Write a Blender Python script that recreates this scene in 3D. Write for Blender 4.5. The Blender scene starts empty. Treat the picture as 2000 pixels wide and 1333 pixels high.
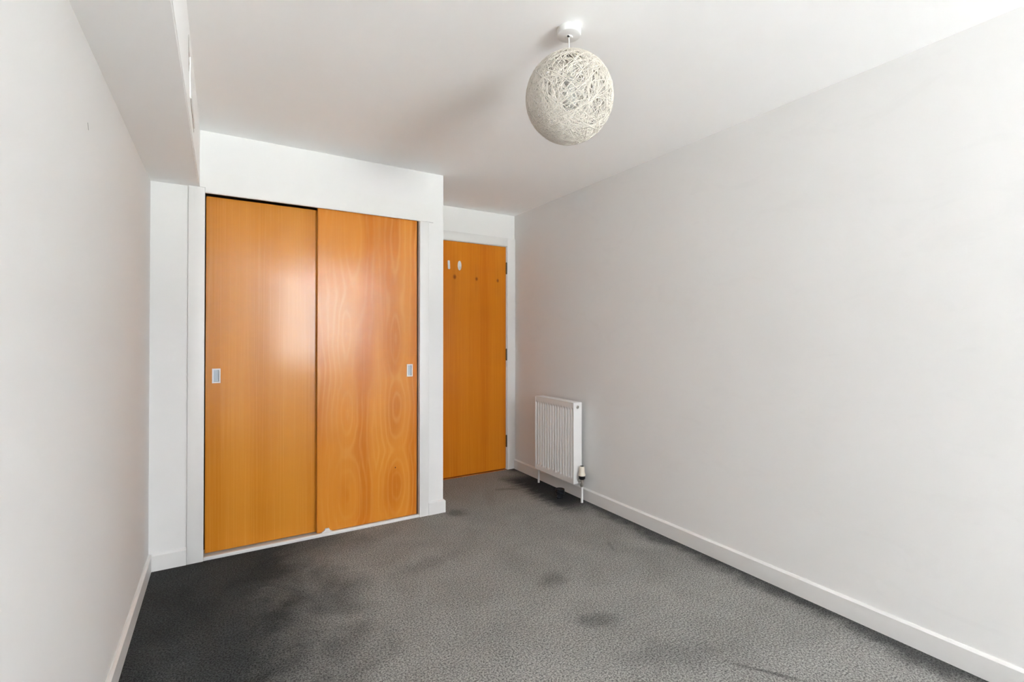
import bpy, bmesh, math, random
from mathutils import Vector, Matrix
random.seed(7)
S = bpy.context.scene
C = S.collection

# ------------------------------------------------------------------ camera
CAM_H = 1.219
cam_d = bpy.data.cameras.new('camera')
cam = bpy.data.objects.new('camera', cam_d)
C.objects.link(cam)
cam.location = (0, 0, CAM_H)
cam.rotation_euler = (math.pi / 2 + 0.00781, 0, -0.5453)
cam_d.sensor_fit = 'HORIZONTAL'
cam_d.sensor_width = 36.0
cam_d.lens = 934.27 / 2000 * 36
cam_d.shift_y = -14.26 / 2000
cam_d.clip_start = 0.02
S.camera = cam

# ------------------------------------------------------------------ light: an overcast sky through the window behind the camera
W = bpy.data.worlds.new('overcast_sky')
S.world = W
W.use_nodes = True
bg = W.node_tree.nodes['Background']
bg.inputs[0].default_value = (0.915, 0.945, 1.0, 1)
bg.inputs[1].default_value = 13.0
WIN = (0.90, 2.31, 0.68, 2.340)      # x0, x1, z0, z1 of the window in the wall behind the camera
YB = -3.90                          # wall behind the camera
pl = bpy.data.lights.new('window_portal', 'AREA')
pl.shape = 'RECTANGLE'
pl.size = WIN[1] - WIN[0]
pl.size_y = WIN[3] - WIN[2]
pl.cycles.is_portal = True
po = bpy.data.objects.new('window_portal', pl)
C.objects.link(po)
po.location = ((WIN[0] + WIN[1]) / 2, YB - 0.06, (WIN[2] + WIN[3]) / 2)
po.rotation_euler = (math.pi / 2, 0, 0)

# added sunlight running along the outside of the window wall: it lights an added slab that brightens the ceiling
sd = bpy.data.lights.new('sun', 'SUN')
sd.energy = 560.0
sd.angle = math.radians(1.5)
sd.color = (0.945, 0.957, 1.0)
so = bpy.data.objects.new('sun', sd)
C.objects.link(so)
so.location = (8, -4, 12)
so.rotation_euler = Vector((-0.55, -0.12, -0.82)).to_track_quat('-Z', 'Y').to_euler()

S.view_settings.view_transform = 'Standard'
S.view_settings.look = 'None'
S.view_settings.gamma = 1.0
S.view_settings.use_curve_mapping = False
S.view_settings.exposure = 0.24
S.cycles.max_bounces = 7
S.cycles.diffuse_bounces = 7
S.cycles.glossy_bounces = 3
S.cycles.sample_clamp_indirect = 0
S.cycles.use_denoising = True
S.cycles.use_guiding = True
S.cycles.use_surface_guiding = True
S.cycles.use_adaptive_sampling = True
S.cycles.adaptive_threshold = 0.06
S.cycles.time_limit = 850.0

# ------------------------------------------------------------------ room measures (metres)
XR, XL = 2.3395, -0.3219            # right and left wall
YC, YD = 3.1141, 3.812              # wardrobe wall, door wall
XE, H = 1.3254, 2.355               # outer corner of the wardrobe wall, ceiling
XB, ZB = -0.1063, 2.040             # boxed beam: side face and underside


# ------------------------------------------------------------------ node helpers
class NT:
    def __init__(s, name):
        s.m = bpy.data.materials.new(name)
        s.m.use_nodes = True
        s.t = s.m.node_tree
        s.b = s.t.nodes['Principled BSDF']

    def n(s, typ, **kw):
        nd = s.t.nodes.new(typ)
        for k, v in kw.items():
            setattr(nd, k, v)
        return nd

    def put(s, sock, v):
        if hasattr(v, 'is_linked') or isinstance(v, bpy.types.NodeSocket):
            s.t.links.new(v, sock)
        elif isinstance(v, (tuple, list)):
            sock.default_value = (*v, 1) if len(v) == 3 and sock.type == 'RGBA' else v
        else:
            sock.default_value = v

    def math(s, op, a, b=0.0, c=0.0, clamp=False):
        nd = s.n('ShaderNodeMath', operation=op, use_clamp=clamp)
        s.put(nd.inputs[0], a); s.put(nd.inputs[1], b); s.put(nd.inputs[2], c)
        return nd.outputs[0]

    def add(s, a, b): return s.math('ADD', a, b)
    def sub(s, a, b): return s.math('SUBTRACT', a, b)
    def mul(s, a, b): return s.math('MULTIPLY', a, b)

    def ss(s, x, a, b):                      # smoothstep, also falling when a > b
        nd = s.n('ShaderNodeMapRange', interpolation_type='SMOOTHSTEP')
        s.put(nd.inputs[0], x)
        lo, hi = (a, b) if a < b else (b, a)
        nd.inputs[1].default_value = lo; nd.inputs[2].default_value = hi
        nd.inputs[3].default_value = 0.0 if a < b else 1.0
        nd.inputs[4].default_value = 1.0 if a < b else 0.0
        return nd.outputs[0]

    def obj(s):
        return s.n('ShaderNodeTexCoord').outputs['Object']

    def mapping(s, v, scale=(1, 1, 1), loc=(0, 0, 0)):
        nd = s.n('ShaderNodeMapping')
        s.put(nd.inputs[0], v)
        nd.inputs['Scale'].default_value = scale
        nd.inputs['Location'].default_value = loc
        return nd.outputs[0]

    def noise(s, v, scale, detail=2.0, rough=0.5, dist=0.0):
        nd = s.n('ShaderNodeTexNoise')
        s.put(nd.inputs['Vector'], v)
        nd.inputs['Scale'].default_value = scale
        nd.inputs['Detail'].default_value = detail
        nd.inputs['Roughness'].default_value = rough
        nd.inputs['Distortion'].default_value = dist
        return nd.outputs['Fac']

    def sep(s, v):
        nd = s.n('ShaderNodeSeparateXYZ')
        s.put(nd.inputs[0], v)
        return nd.outputs

    def mix(s, f, a, b, mode='MIX'):
        nd = s.n('ShaderNodeMix', data_type='RGBA', blend_type=mode)
        s.put(nd.inputs[0], f)
        s.put(nd.inputs[6], a); s.put(nd.inputs[7], b)
        return nd.outputs[2]

    def bump(s, h, strength, dist):
        nd = s.n('ShaderNodeBump')
        nd.inputs['Strength'].default_value = strength
        nd.inputs['Distance'].default_value = dist
        s.put(nd.inputs['Height'], h)
        s.t.links.new(nd.outputs[0], s.b.inputs['Normal'])

    def set(s, color=None, rough=None, **kw):
        if color is not None: s.put(s.b.inputs['Base Color'], color)
        if rough is not None: s.put(s.b.inputs['Roughness'], rough)
        for k, v in kw.items(): s.put(s.b.inputs[k.replace('_', ' ')], v)
        return s.m


def plain(name, col, rough, grain=0.03, scale=40.0, **kw):
    k = NT(name)
    f = k.noise(k.obj(), scale, 3.0)
    dark = tuple(c * (1 - grain) for c in col)
    lite = tuple(min(1, c * (1 + grain)) for c in col)
    return k.set(k.mix(f, dark, lite), rough, **kw)


def wall_paint(name, col, scuff=0.0):
    k = NT(name)
    o = k.obj()
    big = k.noise(o, 1.3, 4.0, 0.55)
    c = k.mix(big, tuple(x * 0.985 for x in col), tuple(min(1, x * 1.015) for x in col))
    if scuff:
        m = k.noise(k.mapping(o, (1, 1.0, 2.2)), 2.6, 6.0, 0.62, 1.2)
        c = k.mix(k.mul(k.ss(m, 0.56, 0.66), scuff), c, tuple(x * 0.90 for x in col))
    return k.set(c, 0.9, Specular_IOR_Level=0.0)


M = {}
WHITE = (0.795, 0.786, 0.780)
M['wall'] = wall_paint('white_wall_paint', WHITE)
M['wall_scuffed'] = wall_paint('white_wall_paint_scuffed', WHITE, 0.16)
M['ceiling'] = wall_paint('white_ceiling_paint', (0.945, 0.942, 0.940))
M['gloss'] = plain('white_gloss_woodwork', (0.785, 0.774, 0.764), 0.36, 0.012, 25)
M['rad'] = plain('white_radiator_enamel', (0.82, 0.808, 0.796), 0.32, 0.008, 30)
M['plastic'] = plain('white_plastic', (0.74, 0.73, 0.72), 0.42, 0.01, 60)
M['cream_plastic'] = plain('cream_valve_plastic', (0.80, 0.73, 0.62), 0.4, 0.02, 80)
M['black_plastic'] = plain('black_plastic', (0.012, 0.012, 0.014), 0.3, 0.2, 80)
M['black_gloss'] = plain('glossy_black_plastic', (0.014, 0.016, 0.020), 0.14, 0.2, 80)
M['chrome'] = plain('dull_chrome', (0.55, 0.52, 0.48), 0.3, 0.08, 90, Metallic=1.0)
M['hinge'] = plain('dark_hinge_steel', (0.13, 0.115, 0.09), 0.42, 0.15, 120, Metallic=0.85)
M['alu'] = plain('satin_aluminium', (0.36, 0.39, 0.42), 0.4, 0.03, 120, Metallic=0.5)
M['string'] = plain('cream_string', (0.66, 0.61, 0.545), 0.9, 0.06, 160)
M['board'] = plain('bare_board', (0.30, 0.26, 0.21), 0.8, 0.1, 12)
M['track'] = plain('pale_grey_track', (0.62, 0.60, 0.57), 0.5, 0.05, 30)
M['gouge'] = plain('exposed_brown_board', (0.16, 0.12, 0.085), 0.9, 0.3, 150)
M['pencil'] = plain('grey_scratch', (0.42, 0.40, 0.38), 0.9, 0.1, 150)
M['paving'] = plain('pale_paving', (0.60, 0.60, 0.60), 0.9, 0.08, 6)  # colour of the added light-bouncing slab
M['grass'] = plain('dull_grass', (0.07, 0.10, 0.045), 0.95, 0.4, 1.5)  # colour of the added plane that dims the low reflection
M['bulb'] = plain('opal_bulb_glass', (0.88, 0.87, 0.84), 0.2, 0.005, 20)

# ---- glass of the window (not a caustic source: thin and clear)
k = NT('window_glass')
tr = k.n('ShaderNodeBsdfTransparent')
tr.inputs[0].default_value = (0.96, 0.97, 0.965, 1)
k.t.links.new(tr.outputs[0], k.t.nodes['Material Output'].inputs[0])
M['glass'] = k.m


# ---- veneers: object origin lies at the middle of each leaf's foot
def straight_veneer(name, base, pale, deep, rough, knots=(), seed=0.0, coat=1.0):
    k = NT(name)
    o = k.mapping(k.obj(), (1, 1, 1), (seed, 0, seed * 3))
    xs, _, zs = k.sep(k.obj())
    wide = k.noise(k.mapping(o, (5.5, 1, 0.12)), 1.0, 3.0, 0.5)
    fine = k.noise(k.mapping(o, (120, 1, 1.1)), 1.0, 3.0, 0.6)
    flk = k.noise(k.mapping(o, (420, 1, 14)), 1.0, 2.0, 0.5)
    c = k.mix(k.ss(wide, 0.30, 0.70), deep, base)
    c = k.mix(k.mul(k.ss(fine, 0.45, 0.75), 0.55), c, pale)
    c = k.mix(k.mul(k.ss(flk, 0.55, 0.8), 0.35), c, deep)
    for (kx, kz, r) in knots:
        dx = k.mul(k.sub(xs, kx), 1.0 / r); dz = k.mul(k.sub(zs, kz), 0.75 / r)
        d = k.math('SQRT', k.add(k.mul(dx, dx), k.mul(dz, dz)))
        c = k.mix(k.mul(k.ss(d, 1.0, 0.2), 0.75), c, (0.13, 0.022, 0.004))
        ds = k.math('SQRT', k.add(k.mul(dx, dx), k.mul(k.mul(dz, 0.05), dz)))     # the long streak that runs through a knot
        c = k.mix(k.mul(k.ss(ds, 2.4, 0.0), 0.14), c, (0.26, 0.062, 0.008))
    k.bump(k.add(fine, flk), 0.06, 0.0004)
    return k.set(c, k.add(rough, k.mul(fine, 0.05)), Specular_IOR_Level=0.08, Coat_IOR=1.47, Coat_Weight=coat, Coat_Roughness=0.155)


def flame_veneer(name, base, pale, deep, rough, centres, scuffs=()):
    k = NT(name)
    o = k.obj()
    x, _, z = k.sep(o)
    wob = k.noise(k.mapping(o, (2.2, 1, 0.9)), 1.6, 3.0, 0.5)
    wob2 = k.noise(k.mapping(o, (9, 1, 1.2)), 1.0, 2.0, 0.5)
    dist = None
    for (cx, cz, a, b) in centres:
        dx = k.mul(k.sub(x, cx), a); dz = k.mul(k.sub(z, cz), b)
        d = k.math('SQRT', k.add(k.mul(dx, dx), k.mul(dz, dz)))
        if dist is None: dist = d
        else:
            nd = k.n('ShaderNodeMath', operation='SMOOTH_MIN')
            k.put(nd.inputs[0], dist); k.put(nd.inputs[1], d); nd.inputs[2].default_value = 0.35
            dist = nd.outputs[0]
    ph = k.add(k.mul(dist, 17.0), k.add(k.mul(wob, 20.0), k.mul(wob2, 7.0)))
    s = k.math('SINE', ph)
    line = k.math('POWER', k.mul(k.add(s, 1.0), 0.5), 3.0)
    band = k.ss(k.math('SINE', k.add(k.mul(ph, 0.16), k.mul(x, 14.0))), -1.0, 1.0)
    fine = k.noise(k.mapping(o, (150, 1, 1.6)), 1.0, 3.0, 0.6)
    flk = k.noise(k.mapping(o, (480, 1, 16)), 1.0, 2.0, 0.5)
    c = k.mix(band, deep, base)
    c = k.mix(k.mul(line, k.mul(k.ss(wob, 0.3, 0.75), 0.62)), c, pale)
    c = k.mix(k.mul(k.ss(fine, 0.45, 0.8), 0.3), c, pale)
    c = k.mix(k.mul(k.ss(flk, 0.55, 0.8), 0.3), c, deep)
    for (sx, sz, r) in ((0.17, 0.335, 0.006),):
        dx = k.mul(k.sub(x, sx), 1 / r); dz = k.mul(k.sub(z, sz), 1 / r)
        c = k.mix(k.ss(k.math('SQRT', k.add(k.mul(dx, dx), k.mul(dz, dz))), 1.0, 0.4), c, (0.10, 0.03, 0.01))
    # rubbed patches in the lacquer, matter than the rest
    rub = k.ss(k.noise(k.mapping(o, (6.0, 1, 4.0)), 1.0, 5.0, 0.65, 0.8), 0.40, 0.75)
    r = k.add(k.add(rough, k.mul(rub, 0.16)), k.mul(fine, 0.08))
    k.bump(k.add(fine, flk), 0.10, 0.0005)
    return k.set(c, r, Specular_IOR_Level=0.08, Coat_IOR=1.47, Coat_Weight=0.9, Coat_Roughness=k.add(0.17, k.mul(rub, 0.07)))


M['veneer_left'] = straight_veneer('straight_beech_veneer', (0.68, 0.265, 0.026), (0.74, 0.33, 0.050), (0.60, 0.21, 0.013), 0.45, seed=2.0)
M['veneer_right'] = flame_veneer('flame_beech_veneer', (0.69, 0.245, 0.022), (0.79, 0.37, 0.075), (0.60, 0.175, 0.010), 0.45,
                                 ((-0.14, 0.20, 10, 3.2), (0.18, 0.21, 13, 4.2), (-0.14, 0.72, 12, 3.4), (0.18, 0.74, 13, 3.6), (-0.15, 1.22, 14, 2.6),
                                  (0.17, 1.20, 14, 2.8), (-0.10, 1.76, 9, 1.5), (0.17, 1.84, 10, 1.4)))
M['veneer_door'] = straight_veneer('knotty_beech_veneer', (0.70, 0.235, 0.013), (0.76, 0.285, 0.024), (0.60, 0.165, 0.007), 0.5,
                                   knots=((-0.096, 1.733, 0.022), (0.117, 1.728, 0.018), (0.333, 1.726, 0.018)), seed=5.0, coat=0.35)
M['threshold'] = straight_veneer('threshold_wood', (0.48, 0.16, 0.03), (0.55, 0.22, 0.05), (0.36, 0.10, 0.015), 0.4, seed=8.0)

# ---- carpet: heathered grey pile, paler where feet have worn it, dark and full along the edges
k = NT('grey_heather_carpet')
o = k.obj()
x, y, _ = k.sep(o)
n1 = k.sub(k.noise(o, 3.2, 5.0, 0.6, 0.6), 0.5)
n2 = k.sub(k.noise(o, 11.0, 4.0, 0.6, 0.4), 0.5)
n3 = k.sub(k.noise(k.mapping(o, (3.0, 30.0, 1)), 1.0, 4.0, 0.6, 0.8), 0.5)
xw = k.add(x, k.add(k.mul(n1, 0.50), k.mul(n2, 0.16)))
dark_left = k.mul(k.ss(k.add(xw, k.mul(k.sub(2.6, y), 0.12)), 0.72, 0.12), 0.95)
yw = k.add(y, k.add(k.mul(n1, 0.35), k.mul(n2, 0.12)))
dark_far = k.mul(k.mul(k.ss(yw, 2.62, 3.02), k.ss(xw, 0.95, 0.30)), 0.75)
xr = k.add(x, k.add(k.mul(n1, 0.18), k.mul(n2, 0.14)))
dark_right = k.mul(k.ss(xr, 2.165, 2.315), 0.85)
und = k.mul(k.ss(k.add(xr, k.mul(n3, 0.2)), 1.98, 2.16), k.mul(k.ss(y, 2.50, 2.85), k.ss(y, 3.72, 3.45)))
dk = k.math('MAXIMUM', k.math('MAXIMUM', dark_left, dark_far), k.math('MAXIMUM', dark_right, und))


def spot(cx, cy, rx, ry, rot, amt):
    ca, sa = math.cos(rot), math.sin(rot)
    dx, dy = k.sub(x, cx), k.sub(y, cy)
    u = k.mul(k.add(k.mul(dx, ca), k.mul(dy, sa)), 1 / rx)
    v = k.mul(k.add(k.mul(dx, -sa), k.mul(dy, ca)), 1 / ry)
    d = k.add(k.math('SQRT', k.add(k.mul(u, u), k.mul(v, v))), k.mul(n2, 1.2))
    return k.mul(k.ss(d, 1.0, 0.15), amt)


for a in ((1.449, 1.964, .13, .09, 0.3, .40), (1.395, 1.576, .17, .08, -0.5, .40), (1.70, 1.02, .20, .016, -0.95, .55),
          (1.50, 1.25, .30, .14, -0.4, .28), (1.40, 3.05, .10, .12, 0.2, .45), (0.95, 2.45, .30, .10, 0.2, .25), (2.0, 3.3, .20, .05, -0.4, .40),
          (1.95, 2.1, .10, .02, 1.2, .25), (0.45, 1.95, .22, .05, 0.4, .25)):
    dk = k.math('MAXIMUM', dk, spot(*a))
fl = k.noise(o, 240.0, 2.0, 0.6)
fl2 = k.noise(o, 140.0, 2.0, 0.6)
worn = k.mix(k.ss(n1, -0.25, 0.25), (0.275, 0.268, 0.256), (0.345, 0.337, 0.323))
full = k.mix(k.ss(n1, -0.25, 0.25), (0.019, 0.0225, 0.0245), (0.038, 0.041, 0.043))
brown = k.mul(k.ss(yw, 2.75, 3.25), 0.5)
worn = k.mix(brown, worn, (0.32, 0.285, 0.245))
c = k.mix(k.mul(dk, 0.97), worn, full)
c = k.mix(k.ss(k.add(k.mul(fl, 0.4), k.mul(fl2, 0.6)), 0.36, 0.64), k.mix(1.0, c, (0.38, 0.38, 0.39), 'MULTIPLY'), k.mix(1.0, c, (1.60, 1.60, 1.58), 'MULTIPLY'))
k.bump(k.add(fl, fl2), 0.9, 0.006)
k.set(c, 0.95, Specular_IOR_Level=0.04, Sheen_Weight=0.03, Sheen_Roughness=0.6)
M['carpet'] = k.m


# ------------------------------------------------------------------ mesh helpers
def finish(bm, name, mat, parent=None, origin=None, smooth=False, weld=True):
    """world-space bmesh -> one object whose origin is at its foot (or at origin)"""
    if origin is None:
        xs = [v.co.x for v in bm.verts]; ys = [v.co.y for v in bm.verts]; zs = [v.co.z for v in bm.verts]
        origin = Vector(((min(xs) + max(xs)) / 2, (min(ys) + max(ys)) / 2, min(zs)))
    origin = Vector(origin)
    bmesh.ops.translate(bm, verts=bm.verts, vec=-origin)
    bmesh.ops.recalc_face_normals(bm, faces=bm.faces)
    me = bpy.data.meshes.new(name)
    bm.to_mesh(me); bm.free()
    me.materials.append(M[mat])
    if smooth:
        for p in me.polygons: p.use_smooth = True
        try: me.set_sharp_from_angle(angle=math.radians(35))
        except Exception: pass
    ob = bpy.data.objects.new(name, me)
    C.objects.link(ob)
    base = Vector((0, 0, 0))
    if parent:
        ob.parent = parent
        q = parent
        while q: base += q.location; q = q.parent
    ob.location = origin - base
    return ob


def bxm(bm, x0, x1, y0, y1, z0, z1, bev=0.0, seg=2):
    r = bmesh.ops.create_cube(bm, size=1.0)
    vs = r['verts']
    for v in vs:
        v.co.x = x0 if v.co.x < 0 else x1
        v.co.y = y0 if v.co.y < 0 else y1
        v.co.z = z0 if v.co.z < 0 else z1
    if bev:
        es = list({e for v in vs for e in v.link_edges})
        bmesh.ops.bevel(bm, geom=es, offset=bev, segments=seg, affect='EDGES', profile=0.5)


def box(name, x0, x1, y0, y1, z0, z1, mat, parent=None, bev=0.0, origin=None, seg=2):
    bm = bmesh.new()
    bxm(bm, x0, x1, y0, y1, z0, z1, bev, seg)
    return finish(bm, name, mat, parent, origin, smooth=bev > 0)


def prism(name, prof, axis, a0, a1, mat, parent=None, origin=None):
    """closed profile swept along 'x' (prof = y,z) or 'y' (prof = x,z); a0, a1 may be functions of the profile point for mitres"""
    bm = bmesh.new()
    rings = []
    for a in (a0, a1):
        ring = []
        for (p, z) in prof:
            t = a(p) if callable(a) else a
            ring.append(bm.verts.new((t, p, z) if axis == 'x' else (p, t, z)))
        rings.append(ring)
    n = len(prof)
    for i in range(n):
        bm.faces.new((rings[0][i], rings[0][(i + 1) % n], rings[1][(i + 1) % n], rings[1][i]))
    bm.faces.new(rings[0]); bm.faces.new(list(reversed(rings[1])))
    return finish(bm, name, mat, parent, origin)


def lathe_bm(bm, prof, cx, cy, n=32, mat=None):
    """profile (r, z) turned about a vertical axis"""
    rings = []
    for (r, z) in prof:
        if r < 1e-6: rings.append([bm.verts.new((cx, cy, z))])
        else: rings.append([bm.verts.new((cx + r * math.cos(2 * math.pi * i / n), cy + r * math.sin(2 * math.pi * i / n), z)) for i in range(n)])
    for A, B in zip(rings, rings[1:]):
        for i in range(n):
            j = (i + 1) % n
            if len(A) == 1 and len(B) == 1: continue
            if len(A) == 1: bm.faces.new((A[0], B[i], B[j]))
            elif len(B) == 1: bm.faces.new((A[i], A[j], B[0]))
            else: bm.faces.new((A[i], A[j], B[j], B[i]))


def lathe(name, prof, cx, cy, mat, parent=None, n=32):
    bm = bmesh.new()
    lathe_bm(bm, prof, cx, cy, n)
    return finish(bm, name, mat, parent, smooth=True)


def tube_bm(bm, pts, r, n=12, closed=False):
    pts = [Vector(p) for p in pts]
    rings = []
    L = len(pts)
    for i, p in enumerate(pts):
        if closed: t = pts[(i + 1) % L] - pts[i - 1]
        else: t = pts[min(i + 1, L - 1)] - pts[max(i - 1, 0)]
        t.normalize()
        up = Vector((0, 0, 1)) if abs(t.z) < 0.9 else Vector((1, 0, 0))
        a = t.cross(up).normalized(); b = t.cross(a).normalized()
        rings.append([bm.verts.new(p + r * (math.cos(2 * math.pi * q / n) * a + math.sin(2 * math.pi * q / n) * b)) for q in range(n)])
    for i in range(L if closed else L - 1):
        A, B = rings[i], rings[(i + 1) % L]
        for q in range(n): bm.faces.new((A[q], A[(q + 1) % n], B[(q + 1) % n], B[q]))
    if not closed:
        bm.faces.new(rings[0]); bm.faces.new(list(reversed(rings[-1])))


def tube(name, pts, r, mat, parent=None, n=14):
    bm = bmesh.new(); tube_bm(bm, pts, r, n)
    return finish(bm, name, mat, parent, smooth=True)


def struct(o, label, cat):
    o['kind'] = 'structure'; o['label'] = label; o['category'] = cat
    return o


def thing(name, loc, label, cat, group=None):
    o = bpy.data.objects.new(name, None)
    o.empty_display_size = 0.1
    C.objects.link(o)
    o.location = loc
    o['label'] = label; o['category'] = cat
    if group: o['group'] = group
    return o


# ------------------------------------------------------------------ room shell
T = 0.12
struct(box('floor', XL - T, XR + T, YB - T, YD + T, -0.10, 0.0, 'carpet', origin=(0, 0, 0)), 'dark grey heathered carpet, paler where worn', 'floor')
struct(box('ceiling', XL - T, XR + T, YB - T, YD + T, H, H + 0.1, 'ceiling'), 'smooth white painted ceiling', 'ceiling')
struct(box('wall_left', XL - T, XL, YB - T, YD + T, 0, H, 'wall', origin=(0, 0, 0)), 'plain white wall on the left under the boxed beam', 'wall')
struct(box('wall_right', XR, XR + T, YB - T, YD + T, 0, H, 'wall_scuffed', origin=(0, 0, 0)), 'long white wall on the right with faint scuffs, behind the radiator', 'wall')
# wall behind the camera, with the window opening
bm = bmesh.new()
wx0, wx1, wz0, wz1 = WIN
bxm(bm, XL, wx0, YB - T, YB, 0, H); bxm(bm, wx1, XR, YB - T, YB, 0, H)
bxm(bm, wx0, wx1, YB - T, YB, 0, wz0); bxm(bm, wx0, wx1, YB - T, YB, wz1, H)
struct(finish(bm, 'wall_back', 'wall', origin=(0, 0, 0)), 'white wall with the window, opposite the wardrobe', 'wall')
win = thing('window_1', ((wx0 + wx1) / 2, YB - 0.06, wz0), 'white framed window opposite the wardrobe', 'window'); win['kind'] = 'structure'
for (a, b, c_, d) in ((wx0, wx0 + 0.05, wz0, wz1), (wx1 - 0.05, wx1, wz0, wz1), (wx0 + 0.05, wx1 - 0.05, wz0, wz0 + 0.05),
                      (wx0 + 0.05, wx1 - 0.05, wz1 - 0.05, wz1), ((wx0 + wx1) / 2 - 0.03, (wx0 + wx1) / 2 + 0.03, wz0 + 0.05, wz1 - 0.05)):
    box('window_frame', a, b, YB - 0.09, YB - 0.03, c_, d, 'plastic', win, 0.004)
xm = (wx0 + wx1) / 2
for (a, b) in ((wx0 + 0.05, xm - 0.03), (xm + 0.03, wx1 - 0.05)):
    box('pane', a, b, YB - 0.064, YB - 0.058, wz0 + 0.05, wz1 - 0.05, 'glass', win)
box('window_sill', wx0 - 0.03, wx1 + 0.03, YB - 0.03, YB + 0.03, wz0 - 0.025, wz0, 'gloss', win, 0.004)

struct(box('terrace', -2.5, 5.0, YB - 8.0, YB - T - 0.001, -0.12, -0.02, 'paving'), 'pale sunlit roof terrace outside the window', 'terrace')  # unseen reflector added to throw light up onto the ceiling
struct(box('ground', -60, 60, -90, YB - 8.1, -6.2, -6.0, 'grass'), 'green ground below the terrace', 'ground')  # unseen plane added to keep the low reflection in the doors dim

# front wall of the wardrobe, with its opening (thin boarding)
OX0, OX1, OZ = -0.088, 1.148, 2.02
WT = 0.014
bm = bmesh.new()
bxm(bm, XL, OX0, YC, YC + WT, 0, H); bxm(bm, OX1, XE, YC, YC + WT, 0, H)
bxm(bm, OX0, OX1, YC, YC + WT, OZ, H)
struct(finish(bm, 'wall_wardrobe', 'wall', origin=(0, 0, 0)), 'white boarded wall around the built-in wardrobe', 'wall')
struct(box('wall_return', XE - 0.05, XE, YC + WT, YD, 0, H, 'wall', origin=(0, 0, 0)), 'short white wall beside the door recess', 'wall')
# wall with the room door
DX0, DX1, DZ = 1.400, 2.248, 2.058
bm = bmesh.new()
bxm(bm, XE - 0.05, DX0 - 0.03, YD, YD + T, 0, H); bxm(bm, DX1 + 0.03, XR, YD, YD + T, 0, H)
bxm(bm, DX0 - 0.03, DX1 + 0.03, YD, YD + T, DZ + 0.03, H)
struct(finish(bm, 'wall_door', 'wall', origin=(0, 0, 0)), 'white wall above the room door in the recess', 'wall')
struct(box('wall_hall', XE - 0.05, XR + T, YD + T, YD + T + 0.05, 0, H, 'wall'), 'white wall out of sight behind the door', 'wall')  # unseen panel added to stop sky light leaking round the door leaf

# boxed beam along the left wall
bm = bmesh.new()
bxm(bm, XL, XB, YB, YC, ZB, H, 0.0)
es = [e for e in bm.edges if all(abs(v.co.x - XB) < 1e-5 and abs(v.co.z - ZB) < 1e-5 for v in e.verts)]
bmesh.ops.bevel(bm, geom=es, offset=0.004, segments=3, affect='EDGES')
beam = struct(finish(bm, 'trim_1', 'ceiling', origin=((XL + XB) / 2, 1.2, ZB), smooth=True), 'white boxed-in beam under the ceiling along the left wall', 'beam')


def flake(name, pts, xo, th, mat, parent):
    """thin irregular piece lying on the beam's side face; pts = (y, z)"""
    bm = bmesh.new()
    A = [bm.verts.new((xo + th, a, b)) for a, b in pts]; B = [bm.verts.new((xo - 0.002, a, b)) for a, b in pts]
    bm.faces.new(A); bm.faces.new(list(reversed(B)))
    n = len(pts)
    for i in range(n): bm.faces.new((A[i], A[(i + 1) % n], B[(i + 1) % n], B[i]))
    return finish(bm, name, mat, parent)


o = flake('plaster_tear', [(2.050, 2.300), (2.085, 2.262), (2.108, 2.252), (2.100, 2.238), (2.112, 2.225), (2.092, 2.188), (2.088, 2.235), (2.075, 2.250), (2.062, 2.275)], XB, 0.0006, 'gouge', beam)
o['label'] = 'dark torn gash in the plaster'
flake('paint_flap', [(2.118, 2.255), (2.130, 2.232), (2.122, 2.190), (2.16, 2.12), (2.175, 2.13), (2.145, 2.20), (2.150, 2.24)], XB, 0.004, 'wall', beam)
flake('plaster_tear', [(2.16, 2.160), (2.22, 2.135), (2.32, 2.122), (2.44, 2.110), (2.46, 2.100), (2.40, 2.103), (2.30, 2.114), (2.21, 2.128)], XB, 0.0006, 'gouge', beam)
flake('plaster_tear', [(2.33, 2.178), (2.42, 2.160), (2.50, 2.150), (2.50, 2.145), (2.42, 2.150), (2.34, 2.166)], XB, 0.0006, 'gouge', beam)
flake('paint_flap', [(2.20, 2.150), (2.34, 2.140), (2.46, 2.125), (2.46, 2.117), (2.33, 2.127), (2.21, 2.140)], XB, 0.004, 'wall', beam)

# skirting boards: chamfered top edge
SK, SH, SCH = 0.014, 0.089, 0.009


def sk_prof(face, wall):     # coordinates across the board, from wall to face
    s = 1 if face > wall else -1
    return [(wall, 0), (face, 0), (face, SH - SCH), (face - s * SCH, SH), (wall, SH)]


struct(prism('baseboard_left', sk_prof(XL + SK, XL), 'y', YB, YC, 'gloss'), 'white skirting board along the left wall', 'skirting board')
struct(prism('baseboard_right', sk_prof(XR - SK, XR), 'y', YB, YD - 0.016, 'gloss'), 'white skirting board along the right wall, running under the radiator', 'skirting board')
struct(prism('baseboard_back', sk_prof(YB + SK, YB), 'x', XL + SK, XR - SK, 'gloss'), 'white skirting board under the window', 'skirting board')
struct(prism('baseboard_wardrobe_left', sk_prof(YC - SK, YC), 'x', XL + SK, -0.158, 'gloss'), 'short white skirting board left of the wardrobe', 'skirting board')
struct(prism('baseboard_wardrobe_right', sk_prof(YC - SK, YC), 'x', 1.2165, lambda p: XE + (YC - p), 'gloss'), 'short white skirting board between wardrobe and recess corner', 'skirting board')
struct(prism('baseboard_return', sk_prof(XE + SK, XE), 'y', lambda p: YC - (p - XE), YD - 0.016, 'gloss'), 'white skirting board on the recess wall beside the door', 'skirting board')

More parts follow.
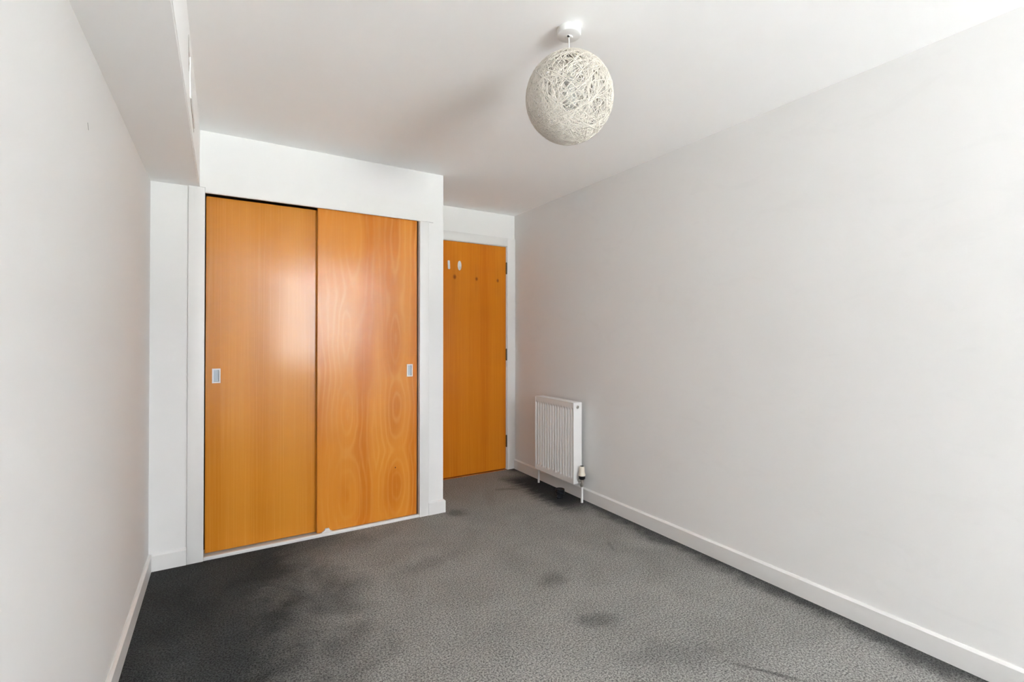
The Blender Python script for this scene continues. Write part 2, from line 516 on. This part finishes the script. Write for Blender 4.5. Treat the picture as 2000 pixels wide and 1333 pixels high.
# ------------------------------------------------------------------ built-in wardrobe
wr = thing('built_in_wardrobe', ((OX0 + OX1) / 2, YC, 0), 'built-in wardrobe with two orange wood sliding doors and white surround', 'wardrobe')
AF = YC - 0.015
box('casing', -0.157, -0.081, AF, YC - 0.0005, 0, ZB - 0.0005, 'gloss', wr, 0.003)
box('casing', 1.149, 1.2155, AF, YC - 0.0005, 0, 2.0115, 'gloss', wr, 0.003)
bm = bmesh.new()                                             # one board, notched round the corner of the beam
hp = [(XB + 0.0005, ZB), (-0.0807, ZB), (-0.0807, 2.012), (1.247, 2.012), (1.247, 2.135), (XB + 0.0005, 2.135)]
A = [bm.verts.new((a, AF, b)) for a, b in hp]; B = [bm.verts.new((a, YC - 0.0005, b)) for a, b in hp]
front = bm.faces.new(A); bm.faces.new(list(reversed(B)))
for i in range(len(hp)): bm.faces.new((A[i], A[(i + 1) % len(hp)], B[(i + 1) % len(hp)], B[i]))
bmesh.ops.bevel(bm, geom=[e for e in front.edges if min(v.co.x for v in e.verts) > -0.08 or max(v.co.x for v in e.verts) > 1], offset=0.003, segments=2, affect='EDGES')
finish(bm, 'head_casing', 'gloss', wr, smooth=True)
# lining and inside
box('side_lining', OX0 - 0.012, OX0, YC + WT, YC + 0.60, 0, H - 0.002, 'board', wr)
box('side_lining', OX1, OX1 + 0.012, YC + WT, YC + 0.60, 0, H - 0.002, 'board', wr)
box('back_board', OX0 - 0.012, OX1 + 0.012, YC + 0.60, YC + 0.612, 0, H - 0.002, 'board', wr)
# bottom track: raised white lip in front, pale board behind
box('track_lip', -0.081, 1.149, YC - 0.010, YC + 0.010, 0, 0.019, 'gloss', wr, 0.0025)
box('track_board', OX0, OX1, YC + 0.010, YC + 0.14, 0, 0.007, 'track', wr)
# floor guide: little white trapezoid block at the foot of the front door
bm = bmesh.new()
gp = [(0.528, 0.019), (0.592, 0.019), (0.578, 0.026), (0.572, 0.040), (0.550, 0.040), (0.545, 0.030)]
A = [bm.verts.new((a, YC + 0.004, b)) for a, b in gp]; B = [bm.verts.new((a, YC + 0.016, b)) for a, b in gp]
bm.faces.new(A); bm.faces.new(list(reversed(B)))
for i in range(len(gp)): bm.faces.new((A[i], A[(i + 1) % len(gp)], B[(i + 1) % len(gp)], B[i]))
finish(bm, 'door_guide', 'plastic', wr)['label'] = 'small white floor guide'


def sliding_door(x0, x1, y0, z0, z1, hx0, hx1, hz0, hz1, mat, label):
    th = 0.032
    xs = [x0, hx0, hx1, x1]; zs = [z0, hz0, hz1, z1]
    bm = bmesh.new()
    g = [[bm.verts.new((x, y0, z)) for z in zs] for x in xs]
    b = [[bm.verts.new((x, y0 + th, z)) for z in zs] for x in xs]
    for i in range(3):
        for j in range(3):
            if not (i == 1 and j == 1):
                bm.faces.new((g[i][j], g[i + 1][j], g[i + 1][j + 1], g[i][j + 1]))
                bm.faces.new((b[i][j], b[i][j + 1], b[i + 1][j + 1], b[i + 1][j]))
    for i in range(3):
        bm.faces.new((g[i][0], b[i][0], b[i + 1][0], g[i + 1][0])); bm.faces.new((g[i][3], g[i + 1][3], b[i + 1][3], b[i][3]))
        bm.faces.new((g[0][i], g[0][i + 1], b[0][i + 1], b[0][i])); bm.faces.new((g[3][i], b[3][i], b[3][i + 1], g[3][i + 1]))
    for (p, q) in (((1, 1), (2, 1)), ((2, 1), (2, 2)), ((2, 2), (1, 2)), ((1, 2), (1, 1))):
        bm.faces.new((g[p[0]][p[1]], g[q[0]][q[1]], b[q[0]][q[1]], b[p[0]][p[1]]))
    es = [e for e in bm.edges if e.calc_length() > 0.02 and (
        (all(abs(v.co.x - x0) < 1e-6 for v in e.verts) or all(abs(v.co.x - x1) < 1e-6 for v in e.verts)) and all(abs(v.co.y - y0) < 1e-6 for v in e.verts))]
    bmesh.ops.bevel(bm, geom=es, offset=0.004, segments=3, affect='EDGES')
    d = finish(bm, 'sliding_door', mat, wr, origin=((x0 + x1) / 2, y0, z0), smooth=True)
    d['label'] = label
    # flush pull: a raised rim round a recessed cup
    bm = bmesh.new()
    w = 0.0075
    for (a0, a1, c0, c1) in ((hx0, hx0 + w, hz0, hz1), (hx1 - w, hx1, hz0, hz1), (hx0 + w, hx1 - w, hz0, hz0 + w), (hx0 + w, hx1 - w, hz1 - w, hz1)):
        bxm(bm, a0, a1, y0 - 0.002, y0 + 0.016, c0, c1)
    bmesh.ops.remove_doubles(bm, verts=bm.verts, dist=1e-6)
    pull = finish(bm, 'flush_pull', 'plastic', d)
    pull['label'] = 'white recessed finger pull'
    box('pull_cup', hx0 + w, hx1 - w, y0 + 0.012, y0 + 0.016, hz0 + w, hz1 - w, 'alu', pull)
    return d


sliding_door(-0.0775, 0.560, YC + 0.062, 0.014, 2.012, -0.046, -0.005, 0.961, 1.043, 'veneer_left', 'left sliding door with straight grain')
sliding_door(0.503, 1.1405, YC + 0.018, 0.017, 2.06, 1.069, 1.110, 0.954, 1.038, 'veneer_right', 'right sliding door in front, with flame grain')

# ------------------------------------------------------------------ room door
dr = thing('door_1', ((DX0 + DX1) / 2, YD, 0), 'orange wood room door in the recess, with three dark hinges', 'door'); dr['kind'] = 'structure'
LY = YD - 0.004
box('door_leaf', DX0 + 0.004, DX1 - 0.005, LY, LY + 0.040, 0.013, DZ - 0.003, 'veneer_door', dr, 0.0015, origin=((DX0 + DX1) / 2, LY, 0.013))
box('door_lining', DX1, DX1 + 0.030, YD - 0.004, YD + T, 0, DZ, 'gloss', dr, 0.002)
box('door_lining', DX0 - 0.030, DX0, YD - 0.004, YD + T, 0, DZ, 'gloss', dr, 0.002)
box('head_lining', DX0 - 0.030, DX1 + 0.030, YD - 0.004, YD + T, DZ, DZ + 0.030, 'gloss', dr, 0.002)
box('door_stop', DX1 - 0.014, DX1, LY + 0.0405, YD + T, 0, DZ, 'gloss', dr)
box('door_stop', DX0, DX0 + 0.014, LY + 0.0405, YD + T, 0, DZ, 'gloss', dr)
box('door_stop', DX0 + 0.014, DX1 - 0.014, LY + 0.0405, YD + T, DZ - 0.014, DZ, 'gloss', dr)
box('casing', DX1 + 0.006, XR - 0.0005, YD - 0.016, YD - 0.0045, 0, DZ + 0.0795, 'gloss', dr, 0.003)
box('casing', XE + 0.0005, DX0 - 0.006, YD - 0.016, YD - 0.0045, 0, DZ + 0.0795, 'gloss', dr, 0.003)
box('head_casing', DX0 - 0.006, DX1 + 0.006, YD - 0.016, YD - 0.0045, DZ + 0.004, DZ + 0.0795, 'gloss', dr, 0.003)
box('threshold', DX0, DX1, YD - 0.012, YD + T, 0, 0.005, 'threshold', dr, 0.0015)['label'] = 'thin orange wood threshold strip'
for (za, zb) in ((1.806, 1.910), (1.009, 1.113), (0.212, 0.318)):
    bm = bmesh.new()
    kx, ky, n = DX1 - 0.001, LY - 0.006, 5
    hh = (zb - za) / n
    for i in range(n):
        z0, z1 = za + i * hh + 0.0006, za + (i + 1) * hh - 0.0006
        lathe_bm(bm, [(0, z0), (0.0062, z0), (0.0062, z1), (0, z1)], kx, ky, 12)
    lathe_bm(bm, [(0, za - 0.003), (0.004, za - 0.003), (0.004, zb + 0.003), (0, zb + 0.003)], kx, ky, 10)
    hg = finish(bm, 'hinge', 'hinge', dr, smooth=True)
    hg['label'] = 'dark metal butt hinge'
    box('hinge_plate', DX1 - 0.0048, DX1 - 0.0005, LY - 0.004, LY + 0.030, za, zb, 'hinge', hg)


# ------------------------------------------------------------------ stick-on hooks on the door
def rounded(bm, cx, cz, w, h, r, y0, y1, tilt=0.0, n=8):
    pts = []
    for (sx, sz, a0) in ((1, 1, 0), (-1, 1, 90), (-1, -1, 180), (1, -1, 270)):
        for i in range(n + 1):
            a = math.radians(a0 + 90 * i / n)
            pts.append((sx * (w / 2 - r) + r * math.cos(a), sz * (h / 2 - r) + r * math.sin(a)))
    ct, st = math.cos(tilt), math.sin(tilt)
    pts = [(cx + a * ct - b * st, cz + a * st + b * ct) for a, b in pts]
    sh = [(cx + (a - cx) * 0.9, cz + (b - cz) * 0.95) for a, b in pts]
    A = [bm.verts.new((a, y1, b)) for a, b in pts]; Bm = [bm.verts.new((a, (y0 + y1) / 2, b)) for a, b in pts]; Bf = [bm.verts.new((a, y0, b)) for a, b in sh]
    N = len(pts)
    for P, Q in ((A, Bm), (Bm, Bf)):
        for i in range(N): bm.faces.new((P[i], P[(i + 1) % N], Q[(i + 1) % N], Q[i]))
    bm.faces.new(Bf); bm.faces.new(list(reversed(A)))


hk = thing('adhesive_strip', (1.672, LY, 1.808), 'narrow white adhesive hook strip stuck high on the room door', 'hook')
bm = bmesh.new(); rounded(bm, 1.672, 1.847, 0.021, 0.076, 0.008, LY - 0.005, LY - 0.0002, 0.05)
finish(bm, 'strip', 'plastic', hk, smooth=True)
hk = thing('adhesive_hook', (1.773, LY, 1.806), 'oval white adhesive hook stuck high on the room door', 'hook')
bm = bmesh.new()
ov = [(1.773 + 0.0175 * math.cos(t), 1.847 + 0.042 * math.sin(t)) for t in [2 * math.pi * i / 32 for i in range(32)]]
A = [bm.verts.new((a, LY - 0.0002, b)) for a, b in ov]; Bm = [bm.verts.new((a, LY - 0.004, b)) for a, b in ov]
Bf = [bm.verts.new((1.773 + (a - 1.773) * 0.82, LY - 0.006, 1.847 + (b - 1.847) * 0.88)) for a, b in ov]
for P, Q in ((A, Bm), (Bm, Bf)):
    for i in range(32): bm.faces.new((P[i], P[(i + 1) % 32], Q[(i + 1) % 32], Q[i]))
bm.faces.new(Bf); bm.faces.new(list(reversed(A)))
finish(bm, 'oval_plate', 'plastic', hk, smooth=True)
tube('hook_prong', [(1.773, LY - 0.005, 1.838), (1.773, LY - 0.010, 1.824), (1.773, LY - 0.017, 1.820), (1.773, LY - 0.021, 1.826), (1.773, LY - 0.022, 1.835)], 0.0035, 'plastic', hk, 10)

# ------------------------------------------------------------------ radiator
RX0, RX1, RY0, RY1, RZ0, RZ1 = XR - 0.113, XR - 0.035, 2.797, 3.297, 0.131, 0.731
rd = thing('radiator', ((RX0 + RX1) / 2, (RY0 + RY1) / 2, 0), 'white ribbed panel radiator low on the right wall near the door', 'radiator')


def fluted(name, xf, sgn, parent):
    """pressed steel panel with upright flutes; xf = plane of the flat border, flutes sink by 7 mm"""
    bm = bmesh.new()
    pitch = (RY1 - RY0) / 15.0
    zb0, zb1 = RZ0 + 0.034, RZ1 - 0.036
    zs = [RZ0, RZ0 + 0.016, zb0 - 0.002, zb0 + 0.004, zb0 + 0.010, zb0 + 0.018, zb0 + 0.03, (RZ0 + RZ1) / 2, zb1 - 0.03, zb1 - 0.018, zb1 - 0.010, zb1 - 0.004, zb1 + 0.002, RZ1 - 0.016, RZ1]
    ny = 15 * 12
    rows = []
    for z in zs:
        e = max(0.0, min(1.0, (z - zb0) / 0.018, (zb1 - z) / 0.018))
        e = e * e * (3 - 2 * e)
        row = []
        for i in range(ny + 1):
            y = RY0 + (RY1 - RY0) * i / ny
            ph = ((y - RY0) / pitch) % 1.0
            t = abs(ph - 0.5) * 2          # 0 in the middle of a segment, 1 on its border
            q = max(0.0, min(1.0, (0.70 - t) / 0.34)); q = q * q * (3 - 2 * q)
            edge = min(y - RY0, RY1 - y)
            d = 0.011 * q * e
            if edge < 0.004: d = 0.0015
            row.append(bm.verts.new((xf + sgn * d, y, z)))
        rows.append(row)
    for A, B in zip(rows, rows[1:]):
        for i in range(ny): bm.faces.new((A[i], A[i + 1], B[i + 1], B[i]))
    # rim back to the seam
    back = []
    per = rows[0] + [r[-1] for r in rows[1:]] + list(reversed(rows[-1][:-1])) + [r[0] for r in reversed(rows[1:-1])]
    bk = [bm.verts.new((xf + sgn * 0.014, v.co.y, v.co.z)) for v in per]
    n = len(per)
    for i in range(n): bm.faces.new((per[i], per[(i + 1) % n], bk[(i + 1) % n], bk[i]))
    bm.faces.new(bk)
    o = finish(bm, name, 'rad', parent)
    for p in o.data.polygons: p.use_smooth = True
    o.data.set_sharp_from_angle(angle=math.radians(50))
    return o


fluted('front_panel', RX0 + 0.003, 1, rd)
box('back_panel', RX1 - 0.014, RX1, RY0, RY1, RZ0 + 0.004, RZ1 - 0.012, 'rad', rd, 0.003)
box('convector_fins', RX0 + 0.018, RX1 - 0.016, RY0 + 0.03, RY1 - 0.03, RZ0 + 0.05, RZ1 - 0.05, 'rad', rd)
box('end_cover', RX0 + 0.001, RX1 + 0.001, RY0 - 0.003, RY0 - 0.0005, RZ0 + 0.001, RZ1 + 0.002, 'rad', rd, 0.001)
box('end_cover', RX0 + 0.001, RX1 + 0.001, RY1 + 0.0005, RY1 + 0.003, RZ0 + 0.001, RZ1 + 0.002, 'rad', rd, 0.001)
tg = box('top_grille', RX0 + 0.0005, RX0 + 0.013, RY0, RY1, RZ1 - 0.001, RZ1 + 0.0035, 'rad', rd, 0.0012)
box('grille_rail', RX1 - 0.012, RX1 + 0.0005, RY0, RY1, RZ1 - 0.001, RZ1 + 0.0035, 'rad', tg, 0.0012)
gb = None
for i in range(26):
    yy = RY0 + 0.004 + (RY1 - RY0 - 0.008) * i / 25
    if gb is None:
        gb = box('grille_bar', RX0 + 0.013, RX1 - 0.012, yy - 0.004, yy + 0.004, RZ1, RZ1 + 0.003, 'rad', tg)
        g0 = gb.location.y - yy
    else:
        q = gb.copy(); C.objects.link(q); q.parent = tg; q.location.y = yy + g0
for yb in (2.90, 3.19):
    box('wall_bracket', RX1, XR - 0.0005, yb - 0.015, yb + 0.015, 0.20, 0.68, 'rad', rd)
# air vent plug on the end face
bm = bmesh.new()
lathe_bm(bm, [(0, 0), (0.0125, 0), (0.0125, 0.003), (0.0085, 0.005), (0.0085, 0.007), (0.003, 0.007), (0.003, 0.004), (0, 0.004)], 0, 0, 20)
bmesh.ops.rotate(bm, verts=bm.verts, cent=(0, 0, 0), matrix=Matrix.Rotation(math.pi / 2, 3, 'X'))
bmesh.ops.translate(bm, verts=bm.verts, vec=(XR - 0.074, RY0 - 0.003, 0.700))
finish(bm, 'bleed_plug', 'chrome', rd, smooth=True)['label'] = 'round metal bleed plug'
# thermostatic valve
VX, VY = 2.276, 2.757
vb = lathe('valve_body', [(0, 0.118), (0.0115, 0.118), (0.0125, 0.122), (0.0125, 0.138), (0.0095, 0.141), (0.0095, 0.150), (0.0145, 0.152), (0.0145, 0.170), (0.010, 0.174), (0, 0.174)], VX, VY, 'chrome', rd, 24)
vb['label'] = 'dull chrome valve body'
bm = bmesh.new(); tube_bm(bm, [(VX, VY + 0.008, 0.156), (VX, VY + 0.022, 0.156), (VX, RY0 - 0.003, 0.156)], 0.0095, 14)
tube_bm(bm, [(VX, VY + 0.020, 0.156), (VX, VY + 0.032, 0.156)], 0.0135, 6)
finish(bm, 'union_nut', 'chrome', vb, smooth=False)
lathe('valve_collar', [(0, 0.172), (0.019, 0.172), (0.0245, 0.180), (0.0245, 0.199), (0, 0.199)], VX, VY, 'black_plastic', rd, 24)['label'] = 'black collar under the valve head'
vh = lathe('valve_head', [(0, 0.198), (0.024, 0.198), (0.0275, 0.201), (0.0275, 0.207), (0.0225, 0.218), (0.0205, 0.240), (0.0195, 0.262), (0.0175, 0.267), (0.012, 0.268), (0, 0.268)], VX, VY, 'cream_plastic', rd, 32)
vh['label'] = 'cream thermostatic valve head'
lathe('head_cap', [(0, 0.2675), (0.0125, 0.2675), (0.0125, 0.2700), (0, 0.2705)], VX, VY, 'black_plastic', vh, 20)
tube('pipe', [(VX, VY, 0.0005), (VX, VY, 0.06), (VX, VY, 0.119)], 0.0092, 'plastic', rd)['label'] = 'white painted pipe tail'
P2 = (2.279, 3.325)
tube('pipe', [(*P2, 0.0005), (*P2, 0.06), (P2[0], P2[1], 0.120), (P2[0], P2[1] - 0.003, 0.138), (P2[0], P2[1] - 0.012, 0.150), (P2[0], RY1 + 0.003, 0.152)], 0.0085, 'plastic', rd)

# small black ribbed cylinder on the carpet under the radiator
ds = thing('ribbed_stop', (2.200, 2.925, 0), 'small glossy black ribbed cylinder standing on the carpet under the radiator', 'door stop')
prof = [(0, 0.0005), (0.024, 0.0005), (0.026, 0.004)]
for i in range(4):
    z = 0.006 + i * 0.0145
    r = 0.028 + 0.0023 * i
    prof += [(r, z), (r + 0.0015, z + 0.002), (r + 0.0015, z + 0.007), (r, z + 0.009), (r - 0.0045, z + 0.0105), (r - 0.0045, z + 0.0125)]
prof += [(0.034, 0.0645), (0.0365, 0.066), (0.0345, 0.0685), (0.030, 0.0685), (0.029, 0.066), (0, 0.066)]
lathe('ribbed_body', prof, 2.200, 2.925, 'black_gloss', ds, 36)

# ------------------------------------------------------------------ pendant lamp
LX, LYY = 1.086, 1.387
lp = thing('pendant_lamp', (LX, LYY, H), 'round cream string pendant lamp hanging from the ceiling', 'pendant lamp')
rose = lathe('ceiling_rose', [(0, H - 0.0005), (0.0400, H - 0.0005), (0.0405, H - 0.004), (0.0430, H - 0.0045), (0.0440, H - 0.008), (0.0440, H - 0.024), (0.0425, H - 0.027), (0.036, H - 0.0295), (0.014, H - 0.031), (0.012, H - 0.034), (0.0060, H - 0.035), (0, H - 0.035)], LX, LYY, 'plastic', lp, 48)
rose['label'] = 'white plastic ceiling rose'
R = 0.160
SX, SY, SZ = LX + 0.0015, LYY, 2.097
box('cord_slot', LX - 0.012, LX - 0.004, LYY - 0.010, LYY - 0.004, H - 0.0365, H - 0.033, 'black_plastic', rose)
tube('cord', [(LX, LYY, H - 0.033), (LX + 0.0004, LYY, H - 0.06), (SX, SY, SZ + 0.10)], 0.0022, 'plastic', lp, 8)
hd = lathe('lamp_holder', [(0, SZ + 0.112), (0.008, SZ + 0.112), (0.012, SZ + 0.100), (0.016, SZ + 0.090), (0.019, SZ + 0.075), (0.019, SZ + 0.052), (0, SZ + 0.052)], SX, SY, 'plastic', lp, 24)
lathe('bulb', [(0.013, SZ + 0.052), (0.014, SZ + 0.040), (0.024, SZ + 0.022), (0.030, SZ + 0.002), (0.0285, SZ - 0.014), (0.020, SZ - 0.026), (0.010, SZ - 0.031), (0, SZ - 0.032)], SX, SY, 'bulb', lp, 24)
bm = bmesh.new()
rr = random.Random(11)
NS = 64
for kk in range(215):
    # each turn of string is a near-great circle wound on the ball, wandering a little
    while True:
        ax = Vector((rr.gauss(0, 1), rr.gauss(0, 1), rr.gauss(0, 0.75))).normalized()
        if abs(ax.z) < 0.97: break
    off = rr.uniform(-0.72, 0.72) if rr.random() < 0.55 else rr.uniform(-0.25, 0.25)
    u = ax.orthogonal().normalized(); v = ax.cross(u)
    c0, s0 = off, math.sqrt(1 - off * off)
    ph = rr.uniform(0, 6.28); wa = rr.uniform(0, 0.03)
    rad = R - rr.uniform(0, 0.0035)
    pts = []
    nseg = max(24, int(NS * s0))
    for i in range(nseg):
        t = 2 * math.pi * i / nseg
        d = (ax * (c0 + wa * math.sin(2 * t + ph)) + (u * math.cos(t) + v * math.sin(t)) * s0).normalized()
        pts.append(Vector((SX, SY, SZ)) + d * rad)
    tube_bm(bm, pts, rr.uniform(0.0008, 0.0014), 4, True)
sh = finish(bm, 'string_shade', 'string', lp, origin=(SX, SY, SZ), smooth=True)
sh['label'] = 'open ball of wound cream string'
bm = bmesh.new()
for (zz, r0) in ((SZ + 0.150, 0.052), (SZ + 0.105, 0.020)):
    tube_bm(bm, [(SX + r0 * math.cos(t), SY + r0 * math.sin(t), zz) for t in [2 * math.pi * i / 32 for i in range(32)]], 0.0012, 6, True)
for t in (0.4, 2.5, 4.6):
    tube_bm(bm, [(SX + 0.020 * math.cos(t), SY + 0.020 * math.sin(t), SZ + 0.105), (SX + 0.052 * math.cos(t), SY + 0.052 * math.sin(t), SZ + 0.150)], 0.0012, 6)
finish(bm, 'carrier_ring', 'plastic', lp, origin=(SX, SY, SZ), smooth=True)

# ------------------------------------------------------------------ little marks on the left wall
wl = bpy.data.objects['wall_left']
tube('scratch', [(XL + 0.0002, 1.748, 1.818), (XL + 0.0004, 1.752, 1.808), (XL + 0.0002, 1.757, 1.800)], 0.0007, 'pencil', wl, 6)['label'] = 'short grey scratch in the paint'
